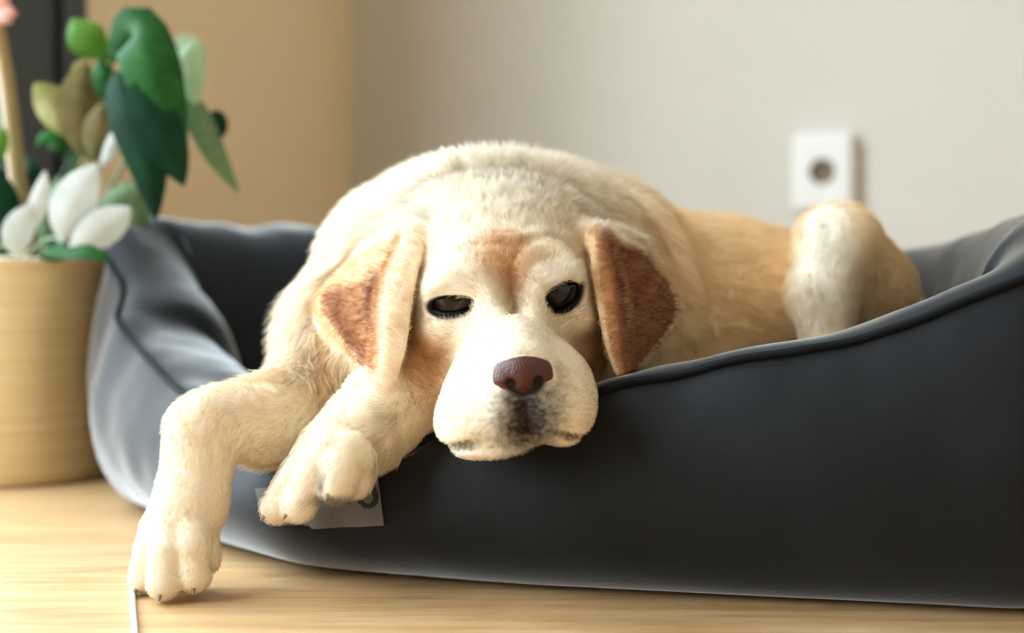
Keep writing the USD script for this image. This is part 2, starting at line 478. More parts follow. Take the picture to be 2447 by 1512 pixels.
# ears: flaps given as rows of points from the front edge to the back edge
def ear_sheet(rows, nu=46, nv=60):
    rows = np.array([[P(*p) for p in r] for r in rows])
    cols = np.stack([spline(rows[:, j], nv) for j in range(rows.shape[1])], 1)
    return np.stack([spline(c, nu) for c in cols])
ear_l = ear_sheet([
    [(1012, 548, 1.125), (985, 552, 1.120), (940, 570, 1.135), (890, 600, 1.150), (862, 622, 1.165)],
    [(990, 640, 1.080), (950, 640, 1.083), (905, 650, 1.115), (850, 665, 1.130), (805, 680, 1.150)],
    [(972, 740, 1.058), (925, 735, 1.060), (880, 745, 1.098), (825, 735, 1.112), (764, 718, 1.140)],
    [(955, 850, 1.045), (915, 850, 1.046), (890, 840, 1.078), (850, 815, 1.092), (815, 795, 1.110)],
    [(918, 935, 1.040), (910, 936, 1.041), (900, 920, 1.052), (890, 905, 1.060), (880, 895, 1.068)]])
ear_r = ear_sheet([
    [(1412, 560, 1.110), (1432, 562, 1.112), (1455, 572, 1.125), (1485, 588, 1.140), (1510, 605, 1.150)],
    [(1425, 650, 1.080), (1450, 650, 1.078), (1485, 650, 1.100), (1530, 645, 1.118), (1575, 662, 1.138)],
    [(1440, 745, 1.065), (1468, 745, 1.062), (1510, 745, 1.085), (1560, 738, 1.105), (1617, 735, 1.130)],
    [(1458, 830, 1.055), (1482, 830, 1.052), (1508, 825, 1.070), (1540, 815, 1.085), (1578, 805, 1.105)],
    [(1478, 888, 1.050), (1486, 889, 1.050), (1494, 888, 1.056), (1505, 884, 1.062), (1520, 872, 1.070)]])
for sh in (ear_l, ear_r):
    G.sheet(sh.reshape(-1, 3), 0.0034, 0.006)
G.chain([S(1000, 560, 1.13, 34), S(900, 600, 1.16, 40)], 0.02)
G.chain([S(1420, 570, 1.12, 34), S(1500, 605, 1.155, 40)], 0.02)

# front leg over the rim, paw on the floor (picture left)
G.chain([S(860, 930, 1.17, 105), S(760, 975, 1.135, 92), S(640, 1008, 1.095, 76), S(530, 1010, 1.07, 74)], 0.03)
G.chain([S(530, 1012, 1.07, 76), S(480, 1030, 1.058, 72), S(470, 1120, 1.052, 68), S(455, 1205, 1.046, 72)], 0.016)
G.chain([S(455, 1205, 1.046, 72), S(425, 1275, 1.042, 84)], 0.02)
TOES = []
def toe(knuckle, tip, r0_, r1_, k=0.002):
    TOES.append((np.asarray(knuckle), np.asarray(tip), r1_))
    G.cone(knuckle, (np.asarray(knuckle) + tip) / 2 + [0, -0.003, 0.004], r0_, r1_ * 1.05, k)
    G.cone((np.asarray(knuckle) + tip) / 2 + [0, -0.003, 0.004], tip, r1_ * 1.05, r1_, k)
toe(P(385, 1265, 1.045), P(345, 1378, 1.036), .016, .0118)
toe(P(410, 1265, 1.030), P(392, 1392, 1.012), .016, .0128)
toe(P(455, 1262, 1.030), P(462, 1372, 1.018), .016, .0135)
toe(P(475, 1255, 1.045), P(490, 1335, 1.042), .015, .0120)
G.ell(P(420, 1350, 1.05), (0.02, 0.016, 0.014), None, 0.008)
# front leg under the chin, paw hanging over the rim
G.chain([S(1080, 900, 1.125, 90), S(980, 950, 1.09, 86), S(890, 1010, 1.06, 82), S(815, 1070, 1.042, 84)], 0.025)
toe(P(775, 1070, 1.045), P(662, 1212, 1.036), .018, .0122)
toe(P(790, 1085, 1.026), P(712, 1204, 1.014), .018, .0130)
toe(P(830, 1090, 1.024), P(802, 1158, 1.010), .020, .0145)
toe(P(850, 1080, 1.040), P(845, 1145, 1.030), .019, .0140)

# worried brows, drawn as low folds on the skin
def on_skin(px, py, sink):
    dd = np.arange(0.93, 1.25, 0.001)
    pts = np.array([P(px, py, d_) for d_ in dd])
    ii = tuple(np.clip(np.searchsorted(G.ax[k], pts[:, k]), 0, len(G.ax[k]) - 1) for k in range(3))
    d_ = dd[np.argmax(G.v[ii] < 0)]
    return P(px, py, d_ + sink)
for pts_, r_ in (([(1238, 655), (1262, 618), (1300, 600), (1342, 618), (1378, 662)], 0.0062), ([(1030, 690), (1060, 664), (1105, 654), (1145, 668), (1168, 700)], 0.0055), ([(1090, 600), (1150, 575), (1225, 578), (1290, 560)], 0.0045)):
    pp = spline([on_skin(x_, y_, 0.0042) for x_, y_ in pts_], 9)
    for i_ in range(8):
        k_ = 0.6 + 0.4 * math.sin(math.pi * (i_ + .5) / 8)
        G.cone(pp[i_], pp[i_ + 1], r_ * k_, r_ * k_, 0.006)
# clefts between the toes
CLEFTS = [(P(448, 1310, 0.995), P(434, 1425, 1.0)), (P(372, 1320, 1.02), P(350, 1420, 1.015)), (P(772, 1100, 1.0), P(742, 1215, 0.995)), (P(500, 1290, 1.02), P(492, 1350, 1.02))]
for a_, b_ in CLEFTS:
    G.cone(a_, b_, 0.0016, 0.0052, 0.004, True)
EARS = np.vstack([ear_l.reshape(-1, 3), ear_r.reshape(-1, 3)])
DLOC = np.array([0.05, 1.25, 0.0])
dv, dq = surface_nets(G)
df = tri(dq)
if trimesh.Trimesh(dv, df, process=False).volume < 0:
    df = df[:, ::-1]
dv = taubin(dv, df, 7)
comp = sp.csgraph.connected_components(sp.coo_matrix((np.ones(len(df)), (df[:, 0], df[:, 1])), (len(dv),) * 2) + sp.coo_matrix((np.ones(len(df)), (df[:, 1], df[:, 2])), (len(dv),) * 2), directed=False)[1]
big = np.bincount(comp).argmax()
keep = comp == big
remap = np.cumsum(keep) - 1
df = remap[df[keep[df[:, 0]]]]
dv = dv[keep]
dn = vnormals(dv, df)
print('dog', len(dv), len(df))


def patch(p, c, r, soft=0.5):
    """1 inside an ellipsoidal patch of fur, falling to 0 at its edge."""
    d = np.linalg.norm((p - c) / np.asarray(r), axis=1)
    return 1 / (1 + np.exp((d - 1) / (0.18 * soft * 2)))


EAR_V, EAR_U = [np.concatenate([np.repeat(np.linspace(0, 1, sh.shape[0]), sh.shape[1]) if k_ == 0 else np.tile(np.linspace(0, 1, sh.shape[1]), sh.shape[0]) for sh in (ear_l, ear_r)]) for k_ in (0, 1)]
EAR_N = ear_l.shape[0] * ear_l.shape[1]
bump1 = lambda x, c, w: np.exp(-((x - c) / w) ** 2)


def coat(p):
    """Colour of the fur at points p: cream, golden on ears, brow and flanks, near white on muzzle, chest and paws, dark at lips and lids; some light and shade painted in."""
    hl = (p - HEAD) @ HR.T * 100
    col = np.broadcast_to(lin(245, 231, 207), p.shape).copy()
    def lay(w, rgb):
        col[:] = col * (1 - w[:, None]) + lin(*rgb) * w[:, None]
    nz = meshkit.fbm(p * 22, 3, 4)
    lay(np.clip((nz - 0.5) * 3, 0, 1) * 0.35, (234, 204, 158))
    lay(patch(p, P(1100, 470, 1.2), (.11, .12, .05), 1.0) * 0.8, (252, 246, 236))                      # scruff
    lay(np.clip((p[:, 0] - 0.08) / 0.06, 0, 1) * (p[:, 1] > 1.16) * 0.7, (253, 222, 174))           # flank
    lay(patch(p, P(1970, 620, 1.225), (.028, .03, .10)) * 0.9, (250, 244, 230))                        # front of the hind leg, its lit side painted whiter
    lay(patch(hl, np.array([0.0, -0.8, 3.4]), (2.2, 2.5, 2.2)) * 0.8, (212, 162, 106))                # forehead
    lay(patch(hl, np.array([0.5, 0.8, 1.4]), (0.8, 1.6, 2.4)) * 0.6, (196, 140, 86))
    for s in (-1, 1):
        lay(patch(hl, np.array([s * 6.2, -2.0, -5.0]), (2.4, 4.5, 3.4)) * 0.85, (216, 156, 92))       # cheeks
        lay(patch(hl, np.array([s * 4.0, -0.3, 2.1]), (1.9, 1.5, 0.7)) * 0.8, (252, 244, 232))
    lay(patch(hl, np.array([0.0, 6.0, -3.6]), (4.2, 6.0, 4.4)) * 0.85, (238, 224, 202))               # muzzle
    ed, ei = cKDTree(EARS).query(p, distance_upper_bound=0.012, workers=-1)
    ei = np.minimum(ei, len(EARS) - 1)
    on = np.where(np.isfinite(ed), np.clip((0.009 - ed) / 0.004, 0, 1), 0)
    U, V_, lf = EAR_U[ei], EAR_V[ei], ei < EAR_N
    lay(on * 0.95, (190, 134, 84))
    lay(on * lf * np.clip((0.24 - U) / 0.06, 0, 1) * 0.9, (248, 226, 194))                             # light on the front edge, painted in
    lay(on * lf * np.clip((0.34 - V_) / 0.12, 0, 1) * np.clip((U - 0.3) / 0.1, 0, 1) * 0.8, (238, 208, 164))  # lit upper part of the flap, painted paler
    lay(on * lf * bump1(U, 0.45, 0.09) * bump1(V_, 0.42, 0.2) * 0.95, (112, 60, 36))  # shade in the inner hollow, painted brown
    lay(on * lf * bump1(U, 0.80, 0.10) * np.clip((V_ - 0.3) / 0.1, 0, 1) * np.clip((1 - V_) / 0.15, 0, 1) * 0.9, (132, 74, 46))  # shade in the outer hollow, painted brown
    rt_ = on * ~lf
    lay(rt_ * np.clip((U - 0.1) / 0.06, 0, 1) * 0.9, (138, 88, 60))  # right ear: its shade painted as darker brown
    lay(rt_ * bump1(U, 0.30, 0.035) * 0.7, (214, 164, 112))  # light along the fold, painted as a stripe
    lay(on * np.clip((U - 0.93) / 0.03, 0, 1) * 0.85, (246, 214, 168))                                 # backlight along the rim, painted in
    lay(on * ~lf * np.clip((0.05 - U) / 0.02, 0, 1) * 0.85, (246, 214, 168))  # the same painted light on the right ear, front edge
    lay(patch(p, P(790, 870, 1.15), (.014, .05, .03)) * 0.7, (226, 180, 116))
    lay(patch(p, P(430, 1250, 1.03), (.07, .06, .10)) * 0.6, (240, 224, 198))
    for a_, b_ in CLEFTS[:1] + CLEFTS[2:3]:  # shade between the toes, painted dark into the coat
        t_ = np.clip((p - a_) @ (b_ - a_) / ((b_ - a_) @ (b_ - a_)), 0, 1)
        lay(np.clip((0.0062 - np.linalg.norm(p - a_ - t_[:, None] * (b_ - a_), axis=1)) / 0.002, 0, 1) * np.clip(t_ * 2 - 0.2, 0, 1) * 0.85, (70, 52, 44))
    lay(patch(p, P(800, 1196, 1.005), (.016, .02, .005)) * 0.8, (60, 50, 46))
    lay(np.clip(1.35 * patch(p, P(1260, 994, 0.960), (.0195, .04, .026), 0.9) - 0.4 * (meshkit.noise(p * 420, 8) - 0.15), 0, 1) * 0.96, (34, 27, 27))  # dark lip pigment plus the shade under the nose, painted in
    md, _ = cKDTree(mouth).query(p, distance_upper_bound=0.012, workers=-1)
    lay(np.where(np.isfinite(md), np.clip((0.0050 - md) / 0.002, 0, 1), 0) * 0.9, (58, 46, 44))
    for s, e in eyes.items():
        q_ = (p - e['c']) @ hrot(1, e['tilt']).T * 100
        dd = np.sqrt((q_[:, 0] / (e['w'] + .25)) ** 2 + (q_[:, 2] / ((e['t'] + e['b']) / 2 + .28)) ** 2)
        lay(np.clip((1.06 - dd) / 0.2, 0, 1) * (q_[:, 1] > 0) * (np.linalg.norm(q_, axis=1) < 2.75), (34, 26, 24))
    nd_ = np.linalg.norm((hl - [0, 10.9, -1.7]) / [1.7, 1.7, 1.3], axis=1)
    lay(np.clip((1.0 - nd_) / 0.2, 0, 1), (26, 18, 18))
    return col


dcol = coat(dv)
M_coat = mat('dog_skin', {'a': ('attribute', dict(attribute='coat')), 'g': ('geometry', {}), 'n': ('noise_texture', dict(scale=420.0, detail=2.0)), 'b': ('bump', dict(strength=0.3, distance=0.001)),
                          'p': ('principled_bsdf', dict(roughness=0.75, specular_ior_level=0.2, sheen_weight=0.15))},
             [('a.color', 'p.base_color'), ('g.position', 'n.vector'), ('n.fac', 'b.height'), ('b.normal', 'p.normal')])
dog = thing('dog', 'pale yellow labrador lying in the dark bed, chin and front legs over its rim', 'dog', DLOC)
body = obj('body', (dv - DLOC, df), M_coat, dog, smooth=True)
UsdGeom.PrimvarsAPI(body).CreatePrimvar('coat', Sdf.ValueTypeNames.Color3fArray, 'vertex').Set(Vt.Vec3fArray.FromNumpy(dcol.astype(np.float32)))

# eyes
def eye_ball(e, s):
    look = P(1223, 640, 0) - e['c']; look = look / np.linalg.norm(look)
    ex = np.cross(look, [0, 0, 1.0]); ex /= np.linalg.norm(ex)
    ez = np.cross(ex, look)
    Rm = np.stack([ex, look, ez])
    ball = trimesh.creation.uv_sphere(EYE_R, count=[28, 40])
    eo = obj('eye', off((np.array(ball.vertices) + e['c'], ball.faces), DLOC), M_eye, dog, smooth=True)
    def cap(a0, a1, r, n=36):
        th = np.linspace(a0, a1, 8)
        rr, yy = r * np.sin(th), r * np.cos(th)
        a = np.arange(n) * 2 * np.pi / n
        v = np.stack([np.outer(np.cos(a), rr), np.broadcast_to(yy, (n, 8)), np.outer(np.sin(a), rr)], -1).reshape(-1, 3)
        return v @ Rm + e['c'], grid_faces(n, 8, True)
    obj('iris', off(cap(0.12, 0.46, EYE_R + 0.0003), DLOC), M_iris, eo, smooth=True)
    obj('pupil', off(cap(0.001, 0.20, EYE_R + 0.0005), DLOC), M_pupil, eo, smooth=True)
    # lids: a dark rim round the almond opening
    t = np.linspace(0, 2 * np.pi, 48, endpoint=False)
    x = np.cos(t) * e['w'] * (1 + 0.14 * np.clip(-np.cos(t) * s, 0, 1) ** 3)
    z = np.where(np.sin(t) > 0, e['t'], e['b']) * np.abs(np.sin(t)) ** 0.9 * np.sign(np.sin(t))
    z = z - 0.075 * np.clip(-x * s, 0, 9) ** 2                                             # the inner corner droops
    Rt = hrot(1, e['tilt'])
    y = np.sqrt(np.maximum((EYE_R * 100 + 0.12) ** 2 - x ** 2 - z ** 2, 0.35))
    rim = e['c'] + (np.stack([x, y, z], 1) / 100) @ Rt
    obj('eyelid', off(tube(rim, 0.0019, 10, True), DLOC), M_lid, eo, smooth=True)
M_eye = plain('eye_white', (15, 11, 10), 0.05, ior=1.42)
M_iris = plain('eye_iris', (26, 17, 12), 0.05, ior=1.42)
M_pupil = plain('eye_pupil', (8, 8, 9), 0.06, ior=1.36)
M_lid = plain('eye_lid', (14, 11, 11), 0.6, specular_ior_level=0.2)
for s, e in eyes.items():
    eye_ball(e, s)

# nose
def nose_axis(c, half, step):
    return np.arange(c - half, c + half, step).astype(np.float32)
nc = h(0, 10.7, -1.7)
N = Field(*(nose_axis(c, 0.032, 0.0007) for c in nc), far=0.02)
N.ell(h(0, 10.3, -1.15), np.array([1.95, 1.15, 1.0]) / 100, HR, 0.006)
N.ell(h(0, 10.7, -1.4), np.array([1.2, 1.15, 1.05]) / 100, HR, 0.006)
for s in (-1, 1):
    N.ell(h(s * 1.2, 10.45, -1.75), np.array([0.9, 1.0, 0.85]) / 100, HR, 0.004)
N.ell(h(0, 10.6, -2.4), np.array([0.75, 0.7, 0.85]) / 100, HR, 0.006)
for s in (-1, 1):
    N.cone(h(s * 0.82, 12.3, -1.75), h(s * 0.98, 10.7, -1.75), 0.0034, 0.0030, 0.003, True)
    N.cone(h(s * 1.05, 11.9, -1.85), h(s * 1.95, 11.1, -2.1), 0.0018, 0.0014, 0.003, True)
N.cone(h(0, 12.2, -1.9), h(0, 11.6, -3.2), 0.0011, 0.0011, 0.003, True)
nv, nq = surface_nets(N)
nf = tri(nq)
if trimesh.Trimesh(nv, nf, process=False).volume < 0:
    nf = nf[:, ::-1]
nv = taubin(nv, nf, 4)
M_nose = mat('dog_nose', {'g': ('geometry', {}), 'v': ('voronoi_texture', dict(scale=650.0)), 'b': ('bump', dict(strength=0.5, distance=0.0008)),
                          'p': ('principled_bsdf', dict(base_color=lin(76, 32, 21), roughness=0.45, specular_ior_level=0.5))},
             [('g.position', 'v.vector'), ('v.distance', 'b.height'), ('b.normal', 'p.normal')])
tag(obj('nose', (nv - DLOC, nf), M_nose, dog, smooth=True), 'reddish brown nose')
# claws
M_claw = plain('dog_claw', (150, 124, 104), 0.45)
for kn, tp, r1_ in TOES:
    t_ = tp - kn; t_ /= np.linalg.norm(t_)
    a_ = tp + t_ * r1_ * 0.70 + [0, -0.25 * r1_, 0.25 * r1_]
    fw = np.array([t_[0], t_[1] - 0.5, 0]); fw /= np.linalg.norm(fw) + 1e-9
    cp = [a_, a_ + t_ * 0.003 + fw * 0.0025, a_ + t_ * 0.006 + fw * 0.0025]
    cp = [np.maximum(c_, [-9, -9, 0.0015]) for c_ in cp]
    obj('claw', off(tube(spline(cp, 8), np.linspace(0.0026, 0.0009, 8), 8), DLOC), M_claw, dog, smooth=True)
NHAIR = 170000
# ------------------------------------------------------------ fur
rng = np.random.default_rng(7)
seeds = []
def flow(pts):
    pts = [np.asarray(p_) for p_ in pts]
    for a_, b_ in zip(pts[:-1], pts[1:]):
        for t in np.linspace(0, 1, 5):
            seeds.append((a_ + (b_ - a_) * t, (b_ - a_) / np.linalg.norm(b_ - a_)))
flow([P(860, 900, 1.17), P(760, 975, 1.135), P(640, 1008, 1.095), P(500, 1012, 1.07)])
flow([P(480, 1030, 1.055), P(465, 1120, 1.05), P(450, 1205, 1.046), P(420, 1400, 1.02)])
flow([P(1080, 900, 1.125), P(980, 950, 1.09), P(815, 1070, 1.042), P(690, 1220, 1.02)])
flow([P(1480, 740, 1.22), P(1700, 760, 1.25), P(1900, 800, 1.26)])
flow([P(1480, 560, 1.3), P(1700, 600, 1.3), P(1900, 640, 1.32)])
flow([P(2003, 520, 1.24), P(1970, 700, 1.20), P(1985, 900, 1.19)])
flow([P(2040, 560, 1.28), P(2150, 720, 1.30), P(2200, 860, 1.33)])
flow([P(720, 720, 1.17), P(690, 850, 1.15), P(760, 950, 1.12)])
flow([P(850, 680, 1.15), P(830, 800, 1.10), P(850, 920, 1.09)])
flow([P(1000, 450, 1.2), P(860, 560, 1.2), P(740, 680, 1.18)])
flow([P(1150, 500, 1.12), P(1150, 420, 1.15), P(1150, 385, 1.25)])
flow([P(1350, 510, 1.14), P(1480, 540, 1.2), P(1600, 680, 1.2)])
for sh in (ear_l, ear_r):
    for i_ in range(0, sh.shape[0], 6):
        for j_ in range(2, sh.shape[1] - 6, 8):
            d_ = sh[i_, j_ + 4] - sh[i_, j_]
            seeds.append((sh[i_, j_], d_ / np.linalg.norm(d_)))
nosep = h(0, 10.5, -2.0)
for r_ in np.linspace(-7, 7, 9):
    for u_ in np.linspace(-9, 5, 9):
        for f_ in (-5, -1, 3, 7):
            p_ = h(r_, f_, u_)
            d_ = p_ - nosep + np.array([0, 0.02, 0])
            seeds.append((p_, d_ / np.linalg.norm(d_)))
sd_p, sd_d = np.array([s_[0] for s_ in seeds]), np.array([s_[1] for s_ in seeds])
sd_t = cKDTree(sd_p)


def hair_length(p):
    """Fur length by place: long on neck and chest, short on face and paws."""
    hl = (p - HEAD) @ HR.T * 100
    L = np.full(len(p), 0.013)
    neck = patch(p, P(1050, 600, 1.22), (.14, .10, .10), 1.0)
    chest = patch(p, P(740, 820, 1.17), (.05, .07, .06), 1.0)
    side_ = patch(p, P(690, 760, 1.19), (.035, .09, .075), 1.0)
    L = L + 0.007 * neck + 0.008 * chest + 0.006 * side_
    face = np.clip((hl[:, 1] + 8.5) / 4, 0, 1) * (np.abs(hl[:, 0]) < 8.5) * (hl[:, 2] > -11) * (hl[:, 2] < 6)
    L = L * (1 - face) + face * np.clip(0.0075 - 0.00035 * (hl[:, 1] + 4), 0.0040, 0.0078)
    ed, _ = cKDTree(EARS).query(p, distance_upper_bound=0.01, workers=-1)
    L = np.where(np.isfinite(ed), np.minimum(L, 0.0065), L)
    leg = (p[:, 1] < 1.09) & (p[:, 0] < -0.10) & (face < 0.5)
    L = np.where(leg, np.minimum(L, np.clip(0.0028 + (p[:, 2] - 0.03) * 0.05, 0.0028, 0.009)), L)
    return L


def grow(n):
    tri_p = dv[df]
    area = np.linalg.norm(np.cross(tri_p[:, 1] - tri_p[:, 0], tri_p[:, 2] - tri_p[:, 0]), axis=1) / 2
    c = tri_p.mean(1)
    fn = dn[df].mean(1)
    w = area * np.where(fn[:, 1] > 0.55, 0.12, 1.0) * np.where(c[:, 1] < 1.17, 2.2, 1.0)
    hl = (c - HEAD) @ HR.T * 100
    w *= np.where((hl[:, 1] > -6) & (np.abs(hl[:, 0]) < 9) & (hl[:, 2] > -11), 1.7, 1.0)
    w *= np.where((c[:, 2] < 0.06) & (c[:, 1] > 1.12), 0.1, 1.0)             # underside in the bed
    for s, e in eyes.items():                                                # none over the eyes and the nose
        q_ = (c - e['c']) @ hrot(1, e['tilt']).T * 100
        w *= ~(((q_[:, 0] / (e['w'] + .4)) ** 2 + (q_[:, 2] / ((e['t'] + e['b']) / 2 + .42)) ** 2 < 1) & (np.linalg.norm(q_, axis=1) < 2.9))
    w *= np.linalg.norm((hl - [0, 10.6, -1.7]) / [2.1, 1.8, 1.6], axis=1) > 1
    t = rng.choice(len(df), n, p=w / w.sum())
    b = rng.dirichlet((1, 1, 1), n)
    p = (tri_p[t] * b[..., None]).sum(1)
    nn = (dn[df[t]] * b[..., None]).sum(1)
    nn /= np.linalg.norm(nn, axis=1, keepdims=True)
    d_, i_ = sd_t.query(p, k=10, workers=-1)
    wt = 1 / (d_ + 0.004) ** 2
    fl = (sd_d[i_] * wt[..., None]).sum(1)
    cl = np.stack([meshkit.fbm(p * 70 + k * 31, 2, k) - 0.5 for k in range(3)], -1)           # tufts
    fl = fl / (np.linalg.norm(fl, axis=1, keepdims=True) + 1e-9) + cl * 1.5 + rng.normal(0, 0.10, (n, 3))
    fl -= (fl * nn).sum(1, keepdims=True) * nn
    fl /= np.linalg.norm(fl, axis=1, keepdims=True) + 1e-9
    L = hair_length(p) * rng.uniform(0.7, 1.15, n)
    lift = rng.uniform(0.12, 0.42, n)[:, None] + 0.25 * (meshkit.fbm(p * 45, 2, 12)[:, None] - 0.4)
    lift = lift + 0.35 * (patch(p, P(690, 760, 1.19), (.04, .09, .075), 1.0) + patch(p, P(1050, 400, 1.24), (.12, .09, .035), 1.0))[:, None]
    d1 = fl + nn * (lift + 0.22)
    d1 /= np.linalg.norm(d1, axis=1, keepdims=True)
    d2 = fl + nn * (lift - 0.18)
    d2 /= np.linalg.norm(d2, axis=1, keepdims=True)
    p1 = p + d1 * (L * 0.5)[:, None]
    p2 = p1 + d2 * (L * 0.5)[:, None]
    pts = np.stack([p - nn * 0.0006, p1, p2], 1)
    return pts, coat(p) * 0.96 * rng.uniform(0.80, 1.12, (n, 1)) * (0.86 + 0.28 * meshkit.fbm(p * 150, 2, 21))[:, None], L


hp, hc, hlen = grow(NHAIR)
fur = UsdGeom.BasisCurves.Define(stage, str(dog.GetPath()) + '/fur')
fur.CreateTypeAttr('linear')
fur.CreatePointsAttr(Vt.Vec3fArray.FromNumpy((hp.reshape(-1, 3) - DLOC).astype(np.float32)))
fur.CreateCurveVertexCountsAttr(Vt.IntArray.FromNumpy(np.full(len(hp), 3, np.int32)))
wd = np.tile(np.array([0.00034, 0.00028, 0.00008], np.float32), len(hp)) * np.repeat(np.clip(hlen / 0.010, 0.6, 1.2), 3).astype(np.float32)
fur.CreateWidthsAttr(Vt.FloatArray.FromNumpy(wd))
fur.SetWidthsInterpolation('vertex')
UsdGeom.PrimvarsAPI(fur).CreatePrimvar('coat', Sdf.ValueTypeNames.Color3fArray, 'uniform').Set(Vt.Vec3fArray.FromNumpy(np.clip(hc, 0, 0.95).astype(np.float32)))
M_fur = mat('dog_fur', {'a': ('attribute', dict(attribute='coat')), 'd': ('diffuse_bsdf', {}), 't': ('translucent_bsdf', {}), 'x': ('mix_closure', dict(fac=0.45))},
            [('a.color', 'd.color'), ('a.color', 't.color'), ('d.BSDF', 'x.closure1'), ('t.BSDF', 'x.closure2')], 'x.closure')
UsdShade.MaterialBindingAPI.Apply(fur.GetPrim()).Bind(M_fur)
tag(fur.GetPrim(), 'short pale yellow fur', kind='stuff')
# ------------------------------------------------------------ dog bed
M_bed = mat('bed_fabric', {
    'g': ('geometry', {}),
    'm': ('mapping', dict(scale=(1, 1, 1))), 'n': ('noise_texture', dict(scale=900.0, detail=2.0)), 'n2': ('noise_texture', dict(scale=14.0, detail=3.0)),
    'r': ('rgb_ramp', dict(ramp=[(0.3, lin(7, 11, 15)), (0.7, lin(11, 16, 21))])),
    'b': ('bump', dict(strength=0.35, distance=0.0006)),
    'p': ('principled_bsdf', dict(roughness=0.68, specular_ior_level=0.25, sheen_weight=1.0, sheen_roughness=0.34, sheen_tint=(0.97, 0.99, 1.0)))},
    [('g.position', 'n.vector'), ('g.position', 'n2.vector'), ('n2.fac', 'r.fac'), ('r.color', 'p.base_color'), ('n.fac', 'b.height'), ('b.normal', 'p.normal')])
M_pipe = plain('bed_piping', (10, 13, 16), 0.7, specular_ior_level=0.15)
M_label = mat('woven_label', {
    'g': ('geometry', {}), 'm': ('mapping', dict(scale=(900, 900, 2400))), 'n': ('noise_texture', dict(scale=1.0, detail=1.0)),
    'r': ('rgb_ramp', dict(ramp=[(0.3, lin(88, 87, 86)), (0.7, lin(112, 110, 108))])),
    'p': ('principled_bsdf', dict(roughness=0.85))},
    [('g.position', 'm.vector'), ('m.vector', 'n.vector'), ('n.fac', 'r.fac'), ('r.color', 'p.base_color')])
M_ink = plain('label_thread', (30, 34, 38), 0.8)

# the seam all round: position in plan and height
LO = lambda *q_: P(*q_) * [1, 1, 0.965]
seam_ctl = [P(720, 1045, 1.115), P(980, 1040, 1.075), P(1200, 1010, 1.05), P(1420, 925, 1.032), P(1600, 880, 1.02), P(1900, 832, 1.0), P(2150, 772, 0.985), P(2320, 712, 0.975), P(2447, 655, 0.968),
            (0.405, 0.985, 0.262), (0.462, 1.08, 0.285), (0.50, 1.22, 0.285), (0.505, 1.36, 0.272), LO(2330, 575, 1.47), LO(2150, 590, 1.55), LO(1700, 585, 1.63), LO(1250, 560, 1.67), LO(800, 545, 1.68), LO(450, 530, 1.62),
            P(322, 556, 1.575), P(290, 598, 1.52), P(300, 645, 1.48), P(312, 690, 1.445), P(292, 742, 1.405), P(330, 815, 1.36), P(395, 885, 1.29), P(470, 950, 1.225), P(590, 1015, 1.165)]
NB, MB_ = 420, 44
seam = spline(seam_ctl, NB, True)
tang = np.roll(seam[:, :2], -1, 0) - np.roll(seam[:, :2], 1, 0)
for _ in range(12):
    tang = (np.roll(tang, 1, 0) + 2 * tang + np.roll(tang, -1, 0)) / 4
tang /= np.linalg.norm(tang, axis=1, keepdims=True)
outw = np.c_[tang[:, 1], -tang[:, 0]]
if np.sum((seam[:, :2] - seam[:, :2].mean(0)) * outw) < 0:
    outw = -outw
# profile: (outward offset from the seam, height / seam height)
prof = [(-0.10, 0.0), (-0.035, 0.0), (-0.008, 0.03), (0.016, 0.16), (0.031, 0.38), (0.030, 0.60), (0.017, 0.84), (0.0, 1.0), (-0.028, 1.025), (-0.062, 0.99), (-0.092, 0.86), (-0.108, 0.6), (-0.112, 0.35), (-0.105, 0.12), (-0.10, 0.0)]
pf = spline(np.array(prof) * [1, 0.13], MB_) / [1, 0.13]
arc = np.r_[0, np.cumsum(np.linalg.norm(np.diff(seam[:, :2], axis=0), axis=1))]
def bed_points(o, hz):
    """Bed surface at outward offset o and height share hz (arrays over seam samples x profile)."""
    v = np.zeros((NB, len(o), 3))
    h = seam[:, 2]
    v[:, :, :2] = seam[:, None, :2] + outw[:, None, :] * o[None, :, None]
    v[:, :, 2] = h[:, None] * np.maximum(hz, 0)[None, :]
    return v
bv = bed_points(pf[:, 0], pf[:, 1])
crest = np.exp(-(np.linalg.norm(seam[:, :2] - P(296, 600, 1.53)[:2], axis=1) / 0.07) ** 2)
bv[:, :, 2] += crest[:, None] * 0.022 * np.clip((pf[None, :, 1] - 0.75) / 0.3, 0, 1) * np.clip((0.005 - pf[None, :, 0]) / 0.03, 0, 1)
topm = np.clip((pf[:, 1] - 0.7) / 0.3, 0, 1) * np.clip((0.012 - pf[:, 0]) / 0.02, 0, 1)
bv[:, :, :2] += outw[:, None, :] * (crest[:, None] * 0.024 * topm[None])[..., None]
